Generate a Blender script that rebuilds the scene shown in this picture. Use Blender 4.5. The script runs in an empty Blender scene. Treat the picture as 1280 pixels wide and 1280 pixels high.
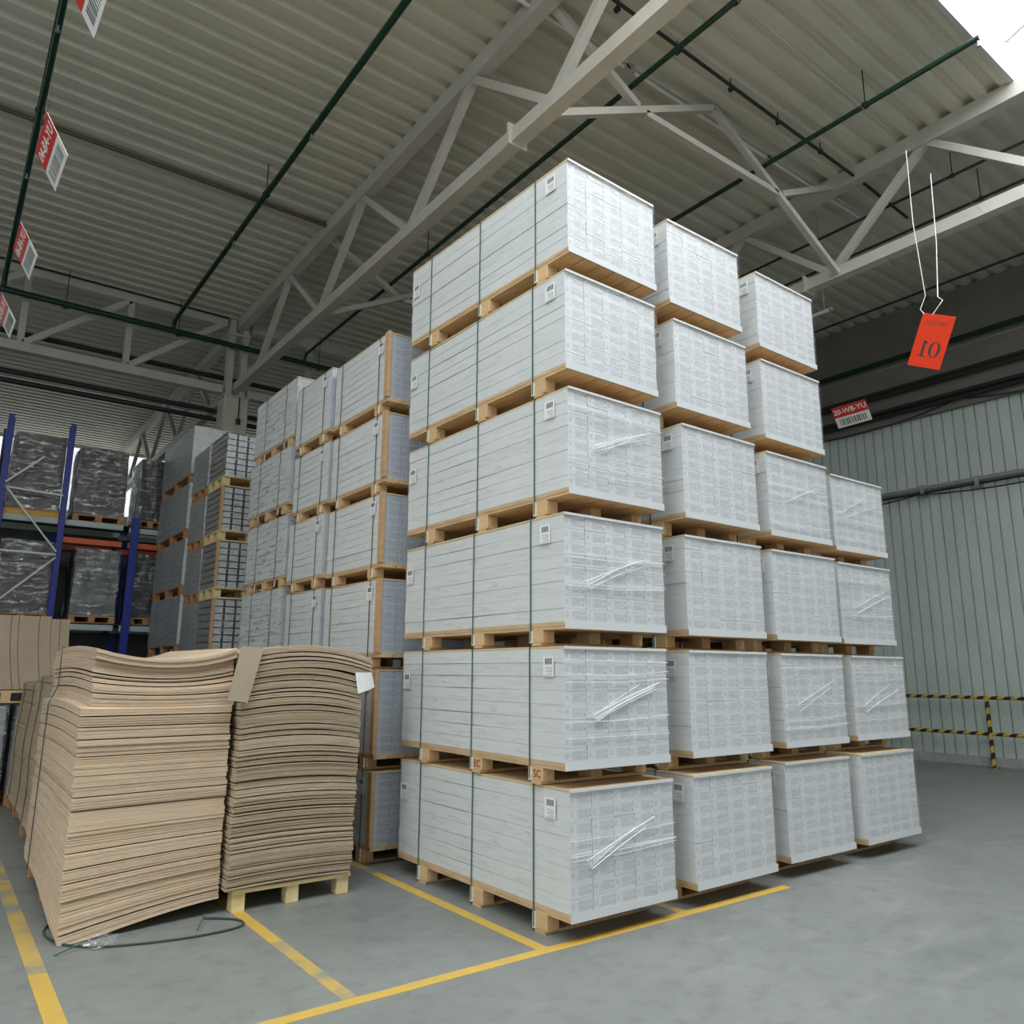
import bpy, bmesh, math, random
from mathutils import Vector, Matrix
random.seed(11)
SC = bpy.context.scene
COL = SC.collection
PI = math.pi

# ------------------------------------------------------------------ materials
def newmat(name, color=(.5, .5, .5), rough=.6, metal=0.0, spec=.5):
    m = bpy.data.materials.new(name); m.use_nodes = True
    b = m.node_tree.nodes['Principled BSDF']
    b.inputs['Base Color'].default_value = (*color, 1)
    b.inputs['Roughness'].default_value = rough
    b.inputs['Metallic'].default_value = metal
    b.inputs['Specular IOR Level'].default_value = spec
    return m
class NT:
    def __init__(s, m): s.t = m.node_tree; s.b = s.t.nodes['Principled BSDF']
    def n(s, typ, **kw):
        o = s.t.nodes.new(typ)
        for k, v in kw.items():
            if k.startswith('i_'): o.inputs[k[2:].replace('_', ' ')].default_value = v
            else: setattr(o, k, v)
        return o
    def l(s, a, b): s.t.links.new(a, b)
    def coord(s, scale=(1, 1, 1), kind='Object'):
        c = s.n('ShaderNodeTexCoord'); mp = s.n('ShaderNodeMapping'); mp.inputs['Scale'].default_value = scale
        s.l(c.outputs[kind], mp.inputs['Vector']); return mp.outputs[0]
    def noise(s, vec, scale=5, detail=4, rough=.5, dist=0):
        o = s.n('ShaderNodeTexNoise'); o.inputs['Scale'].default_value = scale; o.inputs['Detail'].default_value = detail
        o.inputs['Roughness'].default_value = rough; o.inputs['Distortion'].default_value = dist
        s.l(vec, o.inputs['Vector']); return o.outputs['Fac']
    def ramp(s, fac, stops):
        o = s.n('ShaderNodeValToRGB'); e = o.color_ramp.elements
        while len(e) < len(stops): e.new(.5)
        for i, (p, c) in enumerate(stops): e[i].position = p; e[i].color = (*c, 1) if len(c) == 3 else c
        s.l(fac, o.inputs[0]); return o.outputs[0]
    def math(s, op, a, b=None, c=None):
        o = s.n('ShaderNodeMath', operation=op)
        for i, v in enumerate((a, b, c)):
            if v is None: continue
            if isinstance(v, (int, float)): o.inputs[i].default_value = v
            else: s.l(v, o.inputs[i])
        return o.outputs[0]
    def mix(s, fac, a, b, blend='MIX'):
        o = s.n('ShaderNodeMix', data_type='RGBA', blend_type=blend)
        for i, v in ((0, fac), (6, a), (7, b)):
            if isinstance(v, (int, float)): o.inputs[i].default_value = v
            elif isinstance(v, tuple): o.inputs[i].default_value = (*v, 1)
            else: s.l(v, o.inputs[i])
        return o.outputs[2]
    def color(s, c): s.l(c, s.b.inputs['Base Color'])
    def bump(s, h, strength=.3, dist=.01):
        o = s.n('ShaderNodeBump'); o.inputs['Strength'].default_value = strength; o.inputs['Distance'].default_value = dist
        s.l(h, o.inputs['Height']); s.l(o.outputs[0], s.b.inputs['Normal'])

def noisy(name, c1, c2, scale=(1, 1, 1), ns=4, rough=.7, metal=0, bump=0, bd=.004, detail=5, lo=.35, hi=.65):
    m = newmat(name, c1, rough, metal); t = NT(m)
    f = t.noise(t.coord(scale), ns, detail)
    t.color(t.ramp(f, [(lo, c1), (hi, c2)]))
    if bump: t.bump(f, bump, bd)
    return m

M = {}
# floor: sealed grey-green concrete with tyre scuffs
m = newmat('floor_concrete', (.4, .42, .4), .38); t = NT(m)
v = t.coord((1, 1, 1)); a = t.noise(v, .55, 6, .6, .4); b = t.noise(v, 7, 6, .6); c = t.noise(t.coord((1, 3.2, 1)), 1.7, 7, .65, .8)
col = t.ramp(a, [(.3, (.195, .21, .20)), (.7, (.255, .268, .252))])
col = t.mix(t.ramp(c, [(.55, (0, 0, 0)), (.75, (.7, .7, .7))]), col, (.315, .325, .30))
col = t.mix(t.ramp(b, [(.28, (.6, .6, .6)), (.5, (0, 0, 0))]), col, (.155, .165, .158))
t.color(col); t.l(t.ramp(c, [(.3, (.36, .36, .36)), (.75, (.56, .56, .56))]), t.b.inputs['Roughness']); M['floor'] = m
# yellow paint, worn
m = newmat('yellow_floor_paint', (.7, .48, .1), .55); t = NT(m)
f = t.noise(t.coord((1, 1, 1)), 5, 7, .7, .3)
t.color(t.ramp(f, [(.40, (.66, .43, .07)), (.62, (.58, .39, .10)), (.74, (.36, .33, .2))])); M['yellow'] = m
M['yellow_worn'] = noisy('worn_yellow_paint', (.55, .38, .11), (.27, .275, .24), ns=4, rough=.6, detail=8, lo=.42, hi=.6)
# steel / roof
M['steel'] = noisy('truss_paint', (.52, .49, .43), (.58, .55, .49), ns=2, rough=.5)
M['deck'] = noisy('roof_deck_sheet', (.60, .575, .47), (.66, .635, .53), scale=(.3, 2, 1), ns=2, rough=.5)
M['curb'] = newmat('skylight_curb_sheet', (.55, .55, .53), .5)
M['pipe'] = newmat('green_pipe_paint', (.006, .036, .018), .35)
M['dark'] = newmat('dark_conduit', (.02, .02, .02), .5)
M['brownpipe'] = newmat('brown_conduit', (.10, .085, .06), .5)
M['wallpanel'] = noisy('wall_sheet', (.54, .60, .56), (.60, .66, .62), scale=(1, 1, .3), ns=3, rough=.45)
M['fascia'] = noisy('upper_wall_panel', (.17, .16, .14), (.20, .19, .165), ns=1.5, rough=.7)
M['plinth'] = noisy('plinth_concrete', (.34, .36, .36), (.42, .44, .43), ns=6, rough=.8)
M['column'] = noisy('column_concrete', (.50, .48, .40), (.58, .56, .48), ns=3, rough=.85)
# wood
m = newmat('pallet_wood', (.6, .42, .22), .75); t = NT(m)
f = t.noise(t.coord((9, 1.2, 9)), 3.5, 5, .6, .6)
oi = t.n('ShaderNodeObjectInfo')
col = t.ramp(f, [(.3, (.60, .38, .18)), (.7, (.75, .53, .30))])
t.color(t.mix(t.math('MULTIPLY', oi.outputs['Random'], .45), col, (.50, .33, .17))); t.bump(f, .2, .002); M['wood'] = m
M['oldwood'] = noisy('weathered_pallet_wood', (.40, .19, .09), (.55, .31, .14), scale=(6, 1, 6), ns=3, rough=.8)
M['yellowwood'] = noisy('fresh_pallet_wood', (.72, .56, .26), (.80, .64, .36), scale=(6, 1, 6), ns=3, rough=.75)
M['board'] = newmat('cover_board', (.66, .49, .29), .7)
M['edgeboard'] = noisy('kraft_corner_board', (.50, .30, .15), (.60, .38, .2), scale=(2, 2, 8), ns=2, rough=.7)
# cartons
m = newmat('carton_white', (.72, .74, .74), .55); t = NT(m)
oi = t.n('ShaderNodeObjectInfo')
f = t.noise(t.coord((2, .5, 3)), 3, 3)
col = t.mix(t.math('MULTIPLY', oi.outputs['Random'], .5), (.73, .745, .735), (.66, .685, .68))
t.color(t.mix(t.math('MULTIPLY', f, .08), col, (.62, .64, .64))); t.bump(f, .08, .004); M['carton'] = m
def carton_end(name, base, ink, w=.186, h=.087):
    m = newmat(name, base, .5); t = NT(m)
    oi = t.n('ShaderNodeObjectInfo'); co = t.n('ShaderNodeTexCoord'); sp = t.n('ShaderNodeSeparateXYZ'); t.l(co.outputs['Object'], sp.inputs[0])
    x, z = sp.outputs[0], sp.outputs[2]
    def rng(s, lo, hi): return t.math('MULTIPLY', t.math('GREATER_THAN', s, lo), t.math('LESS_THAN', s, hi))
    # printed panel with lines of small type
    cmb = t.n('ShaderNodeCombineXYZ'); t.l(t.math('MULTIPLY', x, 130), cmb.inputs[0]); t.l(t.math('MULTIPLY', z, 420), cmb.inputs[1]); t.l(t.math('MULTIPLY', oi.outputs['Random'], 40), cmb.inputs[2])
    n1 = t.n('ShaderNodeTexNoise'); n1.inputs['Scale'].default_value = 1; n1.inputs['Detail'].default_value = 2; t.l(cmb.outputs[0], n1.inputs['Vector'])
    txt = t.math('GREATER_THAN', n1.outputs['Fac'], .53)
    lines = t.math('GREATER_THAN', t.math('SINE', t.math('MULTIPLY', z, 620)), -.2)
    panel = t.math('MULTIPLY', rng(x, -.02, .055), rng(z, .018, .068))
    a = t.math('MULTIPLY', t.math('MULTIPLY', txt, lines), panel)
    # two symbols at the right-hand edge
    dx = t.math('SUBTRACT', x, .075)
    s1 = t.math('ADD', t.math('POWER', dx, 2), t.math('POWER', t.math('SUBTRACT', z, .026), 2))
    s2 = t.math('ADD', t.math('POWER', dx, 2), t.math('POWER', t.math('SUBTRACT', z, .060), 2))
    d = t.math('ADD', t.math('LESS_THAN', s1, .000036), t.math('LESS_THAN', s2, .00003))
    b = t.math('MULTIPLY', t.math('MULTIPLY', rng(x, -.082, -.055), rng(z, .03, .06)), t.math('GREATER_THAN', n1.outputs['Fac'], .5))
    fac = t.math('MINIMUM', t.math('ADD', t.math('ADD', t.math('MULTIPLY', a, .62), t.math('MULTIPLY', d, .8)), t.math('MULTIPLY', b, .5)), .8)
    pan = t.math('MULTIPLY', rng(x, -.03, .085), rng(z, .012, .074))
    c0 = t.mix(t.math('MULTIPLY', oi.outputs['Random'], .6), base, tuple(k * .9 for k in base))
    c0 = t.mix(t.math('MULTIPLY', pan, .42), c0, tuple(k * .72 for k in base))
    t.color(t.mix(fac, c0, ink)); return m
M['cartonend'] = carton_end('carton_end_print', (.74, .755, .775), (.28, .29, .31))
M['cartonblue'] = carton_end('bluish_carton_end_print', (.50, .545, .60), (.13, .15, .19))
M['cartonsmall'] = newmat('small_carton_end', (.60, .62, .63), .5)
M['shadowcore'] = newmat('dark_carton_side', (.10, .11, .13), .5)
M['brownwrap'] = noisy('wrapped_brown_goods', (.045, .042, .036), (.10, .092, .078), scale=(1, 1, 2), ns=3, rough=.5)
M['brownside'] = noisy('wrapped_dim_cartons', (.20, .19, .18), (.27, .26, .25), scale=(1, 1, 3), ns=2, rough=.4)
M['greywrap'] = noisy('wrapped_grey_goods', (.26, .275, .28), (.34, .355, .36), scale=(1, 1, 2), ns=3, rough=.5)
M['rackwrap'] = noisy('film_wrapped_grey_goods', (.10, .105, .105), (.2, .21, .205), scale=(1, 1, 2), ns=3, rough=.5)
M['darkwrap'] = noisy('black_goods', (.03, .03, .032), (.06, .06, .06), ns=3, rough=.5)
# stretch film
def film(name, base, streak, sc=(6, 1.5, 22), tint=(.9, .93, .95), rough=.16, diff=.35, lo=.5, hi=.72):
    m = bpy.data.materials.new(name); m.use_nodes = True; tr = m.node_tree; tr.nodes.clear()
    class Q(NT):
        def __init__(s): s.t = tr
    t = Q(); out = t.n('ShaderNodeOutputMaterial')
    f = t.noise(t.coord(sc), 2.2, 4, .6, 1.0); g = t.noise(t.coord((3, 3, 5)), 3, 3)
    fac = t.math('ADD', t.math('MULTIPLY', t.ramp(f, [(lo, (0, 0, 0)), (hi, (1, 1, 1))]), streak), base)
    fac = t.math('MULTIPLY', fac, t.math('ADD', .4, g))
    tp = t.n('ShaderNodeBsdfTransparent'); gl = t.n('ShaderNodeBsdfGlossy'); gl.inputs['Roughness'].default_value = rough; gl.inputs['Color'].default_value = (*tint, 1)
    df = t.n('ShaderNodeBsdfDiffuse'); df.inputs['Color'].default_value = (.8, .82, .84, 1)
    bp = t.n('ShaderNodeBump'); bp.inputs['Strength'].default_value = .8; bp.inputs['Distance'].default_value = .02; t.l(f, bp.inputs['Height'])
    t.l(bp.outputs[0], gl.inputs['Normal'])
    m1 = t.n('ShaderNodeMixShader'); m1.inputs[0].default_value = diff; t.l(gl.outputs[0], m1.inputs[1]); t.l(df.outputs[0], m1.inputs[2])
    m2 = t.n('ShaderNodeMixShader'); t.l(fac, m2.inputs[0]); t.l(tp.outputs[0], m2.inputs[1]); t.l(m1.outputs[0], m2.inputs[2]); t.l(m2.outputs[0], out.inputs[0])
    return m
M['film'] = film('clear_stretch_film', .07, .22, sc=(3, 1.5, 16))
M['filmheavy'] = film('heavy_stretch_film', .10, .85, sc=(5, 1.6, 20), diff=.3, rough=.12, lo=.54, hi=.66)  # diffuse share keeps the streaks white; film glints painted into the colour
M['filmdark'] = film('glossy_stretch_film', .05, .45, sc=(2.2, 2.2, 7), diff=.05, rough=.12, lo=.5, hi=.72)
M['filmstrand'] = newmat('stretched_film_strand', (.92, .93, .94), .25)
M['hem'] = newmat('folded_film', (.70, .72, .735), .35)
M['strap'] = newmat('green_plastic_strap', (.055, .14, .12), .4)
M['strapdark'] = newmat('dark_plastic_strap', (.03, .06, .055), .4)
M['clip'] = newmat('pale_strap_guard', (.75, .73, .66), .5)
M['paper'] = newmat('white_label_paper', (.82, .83, .82), .6)
M['ink'] = newmat('black_label_ink', (.09, .09, .10), .6)
M['greyink'] = newmat('grey_label_ink', (.35, .36, .37), .6)
# cardboard
def card(name, c1, c2, z=60):
    m = newmat(name, c1, .85); t = NT(m); oi = t.n('ShaderNodeObjectInfo')
    f = t.noise(t.coord((1.2, .6, z)), 2.0, 4, .6); g = t.noise(t.coord((5, 5, 5)), 1.2, 4)
    col = t.ramp(f, [(.35, c1), (.65, c2)])
    col = t.mix(t.math('MULTIPLY', oi.outputs['Random'], .35), col, tuple(k * .8 for k in c1))
    t.color(t.mix(t.ramp(g, [(.55, (0, 0, 0)), (.75, (.3, .3, .3))]), col, tuple(min(1, k * 1.15) for k in c2))); t.bump(f, .4, .003); return m
M['card'] = card('corrugated_cardboard', (.63, .465, .31), (.76, .595, .43))
M['cardgrey'] = card('greyish_cardboard', (.42, .32, .22), (.62, .485, .34))
M['cardface'] = noisy('cardboard_face', (.37, .295, .21), (.42, .335, .24), ns=2, rough=.85)
M['orange'] = newmat('orange_sign_plastic', (.72, .042, .006), .5, 0, .2)
M['red'] = newmat('red_sign_print', (.55, .03, .03), .4)
M['signwhite'] = newmat('white_sign_plastic', (.72, .72, .68), .4)
M['redink'] = newmat('dark_red_ink', (.30, .03, .01), .5)
M['cord'] = newmat('white_cord', (.8, .8, .76), .6)
M['blue'] = newmat('rack_blue_paint', (.015, .03, .26), .4)
M['rackgrey'] = newmat('rack_grey_beam', (.45, .5, .5), .45)
M['rackorange'] = newmat('rack_orange_beam', (.65, .12, .03), .45)
M['rackyellow'] = newmat('rack_yellow_panel', (.62, .36, .05), .5)
M['galv'] = newmat('galvanised_brace', (.42, .43, .42), .4, .5)
m = newmat('hazard_stripe', (.7, .5, .08), .5); t = NT(m)
co = t.n('ShaderNodeTexCoord'); sp = t.n('ShaderNodeSeparateXYZ'); t.l(co.outputs['Object'], sp.inputs[0])
w = t.math('ADD', t.math('ADD', sp.outputs[1], sp.outputs[2]), t.math('MULTIPLY', sp.outputs[0], 1))
w = t.math('FRACT', t.math('MULTIPLY', w, 4.6))
t.color(t.mix(t.math('GREATER_THAN', w, .5), (.62, .42, .06), (.02, .02, .02))); M['hazard'] = m
def emit(name, c, s):
    m = newmat(name, c, .4); b = m.node_tree.nodes['Principled BSDF']
    b.inputs['Emission Color'].default_value = (*c, 1); b.inputs['Emission Strength'].default_value = s; return m
M['skylight'] = emit('skylight_daylight', (.93, .97, 1.0), 6.2)
M['window'] = emit('unseen_fill_window', (.93, .97, 1.0), .9)  # glow of the added left-wall panes, out of view, for soft fill
M['fillwindowfront'] = emit('unseen_front_fill_window', (.93, .97, 1.0), .35)  # weaker glow for the added front-wall fill panes
M['endwindow'] = emit('daylit_end_window', (.93, .97, 1.0), 1.0)

# ------------------------------------------------------------------ mesh helpers
class MB:
    def __init__(s): s.v = []; s.f = []; s.m = []; s.sm = []
    def add(s, vs, fs, mi=0, sm=False):
        o = len(s.v); s.v += [tuple(p) for p in vs]; s.f += [tuple(i + o for i in f) for f in fs]; s.m += [mi] * len(fs); s.sm += [sm] * len(fs)
    def box(s, x0, y0, z0, x1, y1, z1, mi=0, b=0):
        if b <= 0:
            vs = [(x, y, z) for x in (x0, x1) for y in (y0, y1) for z in (z0, z1)]
            s.add(vs, [(0, 1, 3, 2), (4, 6, 7, 5), (0, 4, 5, 1), (2, 3, 7, 6), (0, 2, 6, 4), (1, 5, 7, 3)], mi); return
        bm = bmesh.new(); bmesh.ops.create_cube(bm, size=1)
        for q in bm.verts: q.co = Vector(((x0 + x1) / 2 + q.co.x * (x1 - x0), (y0 + y1) / 2 + q.co.y * (y1 - y0), (z0 + z1) / 2 + q.co.z * (z1 - z0)))
        bmesh.ops.bevel(bm, geom=bm.edges[:], offset=b, segments=1, affect='EDGES')
        bm.verts.index_update(); s.add([q.co.copy() for q in bm.verts], [[q.index for q in f.verts] for f in bm.faces], mi); bm.free()
    def bar(s, p, q, w, h=None, mi=0):       # rectangular bar from p to q, w wide (horizontal), h high
        h = h or w; p = Vector(p); q = Vector(q); d = (q - p).normalized()
        up = Vector((0, 0, 1)) if abs(d.z) < .95 else Vector((0, 1, 0))
        r = d.cross(up).normalized(); u = r.cross(d)
        vs = [c + r * a * w / 2 + u * b * h / 2 for c in (p, q) for a, b in ((-1, -1), (1, -1), (1, 1), (-1, 1))]
        s.add(vs, [(0, 1, 2, 3), (7, 6, 5, 4), (0, 4, 5, 1), (1, 5, 6, 2), (2, 6, 7, 3), (3, 7, 4, 0)], mi)
    def tube(s, pts, r, n=8, mi=0):
        pts = [Vector(p) for p in pts]; rings = []
        for i, p in enumerate(pts):
            d = (pts[min(i + 1, len(pts) - 1)] - pts[max(i - 1, 0)]).normalized()
            up = Vector((0, 0, 1)) if abs(d.z) < .9 else Vector((0, 1, 0))
            a = d.cross(up).normalized(); b = a.cross(d)
            rings.append([p + (a * math.cos(2 * PI * k / n) + b * math.sin(2 * PI * k / n)) * r for k in range(n)])
        fs = []
        for i in range(len(pts) - 1):
            for k in range(n): fs.append((i * n + k, i * n + (k + 1) % n, (i + 1) * n + (k + 1) % n, (i + 1) * n + k))
        s.add([q for rr in rings for q in rr], fs, mi, True)
        s.add(rings[0], [tuple(range(n))[::-1]], mi); s.add(rings[-1], [tuple(range(n))], mi)
    def mesh(s, name, mats):
        me = bpy.data.meshes.new(name); me.from_pydata(s.v, [], s.f)
        for k in (mats if isinstance(mats, (list, tuple)) else [mats]): me.materials.append(k)
        for p, mi, sm in zip(me.polygons, s.m, s.sm): p.material_index = mi; p.use_smooth = sm
        me.validate(); return me
def link(name, me, parent=None, loc=(0, 0, 0), rz=0):
    o = bpy.data.objects.new(name, me); COL.objects.link(o); o.location = loc; o.rotation_euler = (0, 0, rz)
    if parent: o.parent = parent
    return o
def build(name, mb, mats, parent=None, loc=(0, 0, 0), rz=0): return link(name, mb.mesh(name, mats), parent, loc, rz)
def tag(o, label=None, cat=None, group=None, kind=None):
    if label: o['label'] = label
    if cat: o['category'] = cat
    if group: o['group'] = group
    if kind: o['kind'] = kind
    return o
def thing(name, loc, label, cat, group=None, rz=0):
    return tag(link(name, None, None, loc, rz), label, cat, group)
def text_mesh(body, size, depth=.001, mat=None, mirror=False, bold=0):
    cu = bpy.data.curves.new('lettering', 'FONT'); cu.body = body; cu.size = size; cu.extrude = depth; cu.offset = bold
    cu.align_x = 'CENTER'; cu.align_y = 'CENTER'; cu.resolution_u = 4
    o = bpy.data.objects.new('lettering', cu); COL.objects.link(o)
    dg = bpy.context.evaluated_depsgraph_get(); dg.update()
    me = bpy.data.meshes.new_from_object(o.evaluated_get(dg)); bpy.data.objects.remove(o)
    if mirror: me.transform(Matrix.Scale(-1, 4, (1, 0, 0))); me.flip_normals()
    me.materials.clear(); me.materials.append(mat); return me

# ------------------------------------------------------------------ camera
Rw = [(0.8016, -0.5979, 0.0047), (-0.1245, -0.1593, 0.9794), (0.5848, 0.7856, 0.2021)]
cam = bpy.data.cameras.new('camera'); co = bpy.data.objects.new('camera', cam); COL.objects.link(co)
rx, uy, fw = [Vector(r).normalized() for r in Rw]
mt = Matrix((rx, uy, -fw)).transposed().to_4x4(); mt.translation = Vector((-3.3012, -3.8219, 1.6)); co.matrix_world = mt
cam.sensor_width = 36; cam.lens = 968.14 / 1280 * 36; cam.clip_end = 200; SC.camera = co

# ------------------------------------------------------------------ the setting
X0, X1, Y0, Y1, ZC = -14.0, 12.17, -14.0, 25.0, 9.0
def struct(name, mb, mats, parent=None):
    o = build(name, mb, mats, parent)
    if not parent: o['kind'] = 'structure'
    return o
mb = MB(); mb.box(X0 - .3, Y0 - .3, -.2, X1 + .3, Y1 + .3, 0); floor = struct('floor', mb, M['floor'])
# painted bay lines (part of the floor)
def line(x0, y0, x1, y1, worn=False):
    mb = MB(); mb.box(x0, y0, 0, x1, y1, .0025); o = build('painted_line', mb, M['yellow_worn' if worn else 'yellow'], floor)
    if worn: o['label'] = 'worn yellow line'
    return o
line(-9, -.005, 2.21, .075)
line(-.205, .075, -.125, 2.2); line(-.205, 2.2, -.125, 12, True)
line(-1.43, .075, -1.35, 1.1, True); line(-1.43, 1.1, -1.35, 9)
line(-2.65, .075, -2.56, 1.35); line(-2.65, 1.35, -2.56, 9, True)
line(1.02, .075, 1.10, 3, True); line(-5.3, .075, -5.22, 9)

# roof deck, trapezoidal ribs along x
def deck(xa, xb, ya, yb, name):
    per = .30; prof = []; y = ya
    while y < yb - 1e-6:
        for dy, z in ((0, ZC), (.14, ZC), (.17, ZC + .075), (.27, ZC + .075)):
            if y + dy <= yb: prof.append((y + dy, z))
        y += per
    prof.append((yb, ZC)); mb = MB(); n = len(prof)
    mb.add([(xa, p, z) for p, z in prof] + [(xb, p, z) for p, z in prof], [(i, i + 1, n + i + 1, n + i) for i in range(n - 1)])
    mb.box(xa, ya, ZC + .14, xb, yb, ZC + .2); return mb
YS0, YS1, XS = -5.2, -.78, 7.4            # skylight opening
struct('ceiling', deck(X0, X1, YS1 + .02, Y1, 'c'), M['deck'])
struct('ceiling', deck(X0, X1, Y0, YS0 - .02, 'c'), M['deck'])
struct('ceiling', deck(XS, X1, YS0 - .02, YS1 + .02, 'c'), M['deck'])
mb = MB(); zc = 9.52
mb.box(X0, YS1, ZC - .02, XS, YS1 + .06, zc); mb.box(X0, YS0 - .06, ZC - .02, XS, YS0, zc); mb.box(XS, YS0, ZC - .02, XS + .06, YS1, zc + .95); struct('trim_1', mb, M['curb'])
# skylight: milky gabled glazing with thin bars
ym = (YS0 + YS1) / 2; mb = MB()
mb.add([(X0, YS1 + .05, zc), (XS, YS1 + .05, zc), (XS, ym, zc + .9), (X0, ym, zc + .9), (XS, YS0 - .05, zc), (X0, YS0 - .05, zc)], [(0, 1, 2, 3), (3, 2, 4, 5)])
sk = struct('window_1', mb, M['skylight'])
mb = MB(); x = X0 + .6
while x < XS:
    mb.bar((x, YS1, zc - .02), (x, ym, zc + .86), .05, .05); mb.bar((x, YS0, zc - .02), (x, ym, zc + .86), .05, .05); x += 1.26
mb.bar((X0, ym, zc + .86), (XS, ym, zc + .86), .06); build('glazing_bars', mb, M['curb'], sk)
# right wall: ribbed sheet up to 6.6 m, plain panel above
mb = MB(); prof = []; y = -14.0
while y < Y1:
    prof += [(y, 0), (y + .172, 0), (y + .178, .045), (y + .194, .045)]; y += .2
prof.append((y, 0)); n = len(prof)
mb.add([(X1 - .05 + d, p, .16) for p, d in prof] + [(X1 - .05 + d, p, 6.62) for p, d in prof], [(i, i + 1, n + i + 1, n + i) for i in range(n - 1)])
mb.box(X1, Y0, 0, X1 + .2, Y1, 9.3); struct('wall_right', mb, M['wallpanel'])
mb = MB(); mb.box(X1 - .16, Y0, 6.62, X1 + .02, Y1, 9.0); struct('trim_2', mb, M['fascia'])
mb = MB(); mb.box(X1 - .10, Y0, 0, X1, Y1, .16); struct('baseboard_right', mb, M['plinth'])
mb = MB(); mb.box(X0, Y1, 0, X1, Y1 + .2, 6.75); mb.box(X0, Y1, 8.9, X1, Y1 + .2, 9.3); struct('wall_back', mb, M['wallpanel'])
mb = MB(); mb.box(X0, Y1 + .05, 6.75, X1, Y1 + .12, 8.9); wb = struct('window_2', mb, M['endwindow'])
mb = MB(); x = X0 + 1
while x < X1: mb.bar((x, Y1, 6.75), (x, Y1, 8.9), .08); x += 2.2
build('window_mullions', mb, M['curb'], wb)
def wall_fill_win(name, wname, a0, a1, fixed, lo, hi, along_y, w0, w1):  # unseen wall with an added glowing window band
    mb = MB(); wm = MB(); d = .2
    def bx(m, p, q, z0, z1, t0=0, t1=.2):
        if along_y: m.box(fixed - t1, p, z0, fixed - t0, q, z1)
        else: m.box(p, fixed - t1, z0, q, fixed - t0, z1)
    bx(mb, a0, a1, 0, lo); bx(mb, a0, a1, hi, 9.3); bx(mb, a0, w0, lo, hi); bx(mb, w1, a1, lo, hi)
    struct(name, mb, M['wallpanel']); bx(wm, w0, w1, lo, hi, .08, .12); w = struct(wname, wm, M['window' if along_y else 'fillwindowfront'])
    mb = MB(); p = w0
    while p <= w1: bx(mb, p - .03, p + .03, lo, hi, .02, .1); p += (w1 - w0) / 8
    build('window_mullions', mb, M['curb'], w)
wall_fill_win('wall_left', 'fill_window_left', Y0, Y1, X0, 2.0, 7.4, True, -12, 5)  # window added out of view as fill light from the left
wall_fill_win('wall_front', 'fill_window_front', X0, X1, Y0, 2.4, 7.4, False, -13, 5)  # window added behind the camera as weak fill light

# ------------------------------------------------------------------ trusses
ZL, ZU = 7.46, 8.885
def truss_y(x, ys, ye, n0, label, half=False):
    # n0: y of first lower node, nodes every 3.05
    t = thing('roof_truss', (x, ys, ZL), label, 'truss', 'white lattice trusses under the roof')
    def P(y, z): return (0, y - ys, z - ZL)
    mb = MB(); mb.bar(P(ys, ZL), P(ye, ZL), .17, .17); build('lower_chord', mb, M['steel'], t)
    mb = MB(); mb.bar(P(ys, ZU), P(ye, ZU), .17, .23); build('upper_chord', mb, M['steel'], t)
    y = n0
    while y - 3.05 > ys: y -= 3.05
    while y < ye:
        for s in (-1, 1):
            yy = y + s * 1.525
            if ys - .01 <= yy <= ye + .01 and ys <= y <= ye:
                mb = MB(); mb.bar(P(y, ZL + .05), P(yy, ZU - .05), .10, .10); build('web_member', mb, M['steel'], t)
        mb = MB(); mb.box(-.012, y - .16 - ys, -.02, .012, y + .16 - ys, .2); build('gusset_plate', mb, M['steel'], t)
        y += 3.05
    ysp = 2.3
    if ys < ysp < ye:
        mb = MB(); mb.box(-.13, ysp - .015 - ys, -.12, .13, ysp + .015 - ys, .14); build('splice_flange', mb, M['steel'], t)
    return t
truss_y(1.3, -9.05, 12.2, 1.68, 'white lattice truss running above the tallest near stack of cartons')
truss_y(6.96, -9.05, 12.2, 1.9, 'white lattice truss on the right, behind the orange hanging sign')
truss_y(1.3, 12.6, 24.9, 14.1, 'far lattice truss beyond the concrete column, running to the bright end windows')
def truss_x(y, xs, xe, label):
    t = thing('eaves_truss', (xs, y, ZL), label, 'truss')
    mb = MB(); mb.bar((0, 0, -.09), (xe - xs, 0, -.09), .15, .17); build('lower_chord', mb, M['steel'], t)
    mb = MB(); mb.bar((0, 0, ZU - ZL), (xe - xs, 0, ZU - ZL), .15, .21); build('upper_chord', mb, M['steel'], t)
    x = -.86 - xs
    k = 0
    xv = [v for v in (-13.6, -11.75, -9.9, -8.1, -6.3, -4.45, -2.62, -.86, 1.0, 2.86, 4.7, 6.55, 8.4) if xs < v and v + 1.8 < xe + .9]
    for v in xv:
        mb = MB(); mb.bar((v - xs, 0, 0), (v - xs, 0, ZU - ZL), .11); build('vertical', mb, M['steel'], t)
        nx = min(v + 1.78, xe)
        mb = MB(); mb.bar((v - xs + .05, 0, 0), (nx - xs, 0, ZU - ZL - .05), .11); build('diagonal', mb, M['steel'], t)
    return t
truss_x(12.2, -14, 1.0, 'white lattice truss joining the concrete column, left side above the blue rack')
t = truss_x(12.2, 1.52, 12.1, 'white lattice truss right of the concrete column, behind the stacked cartons')
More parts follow.
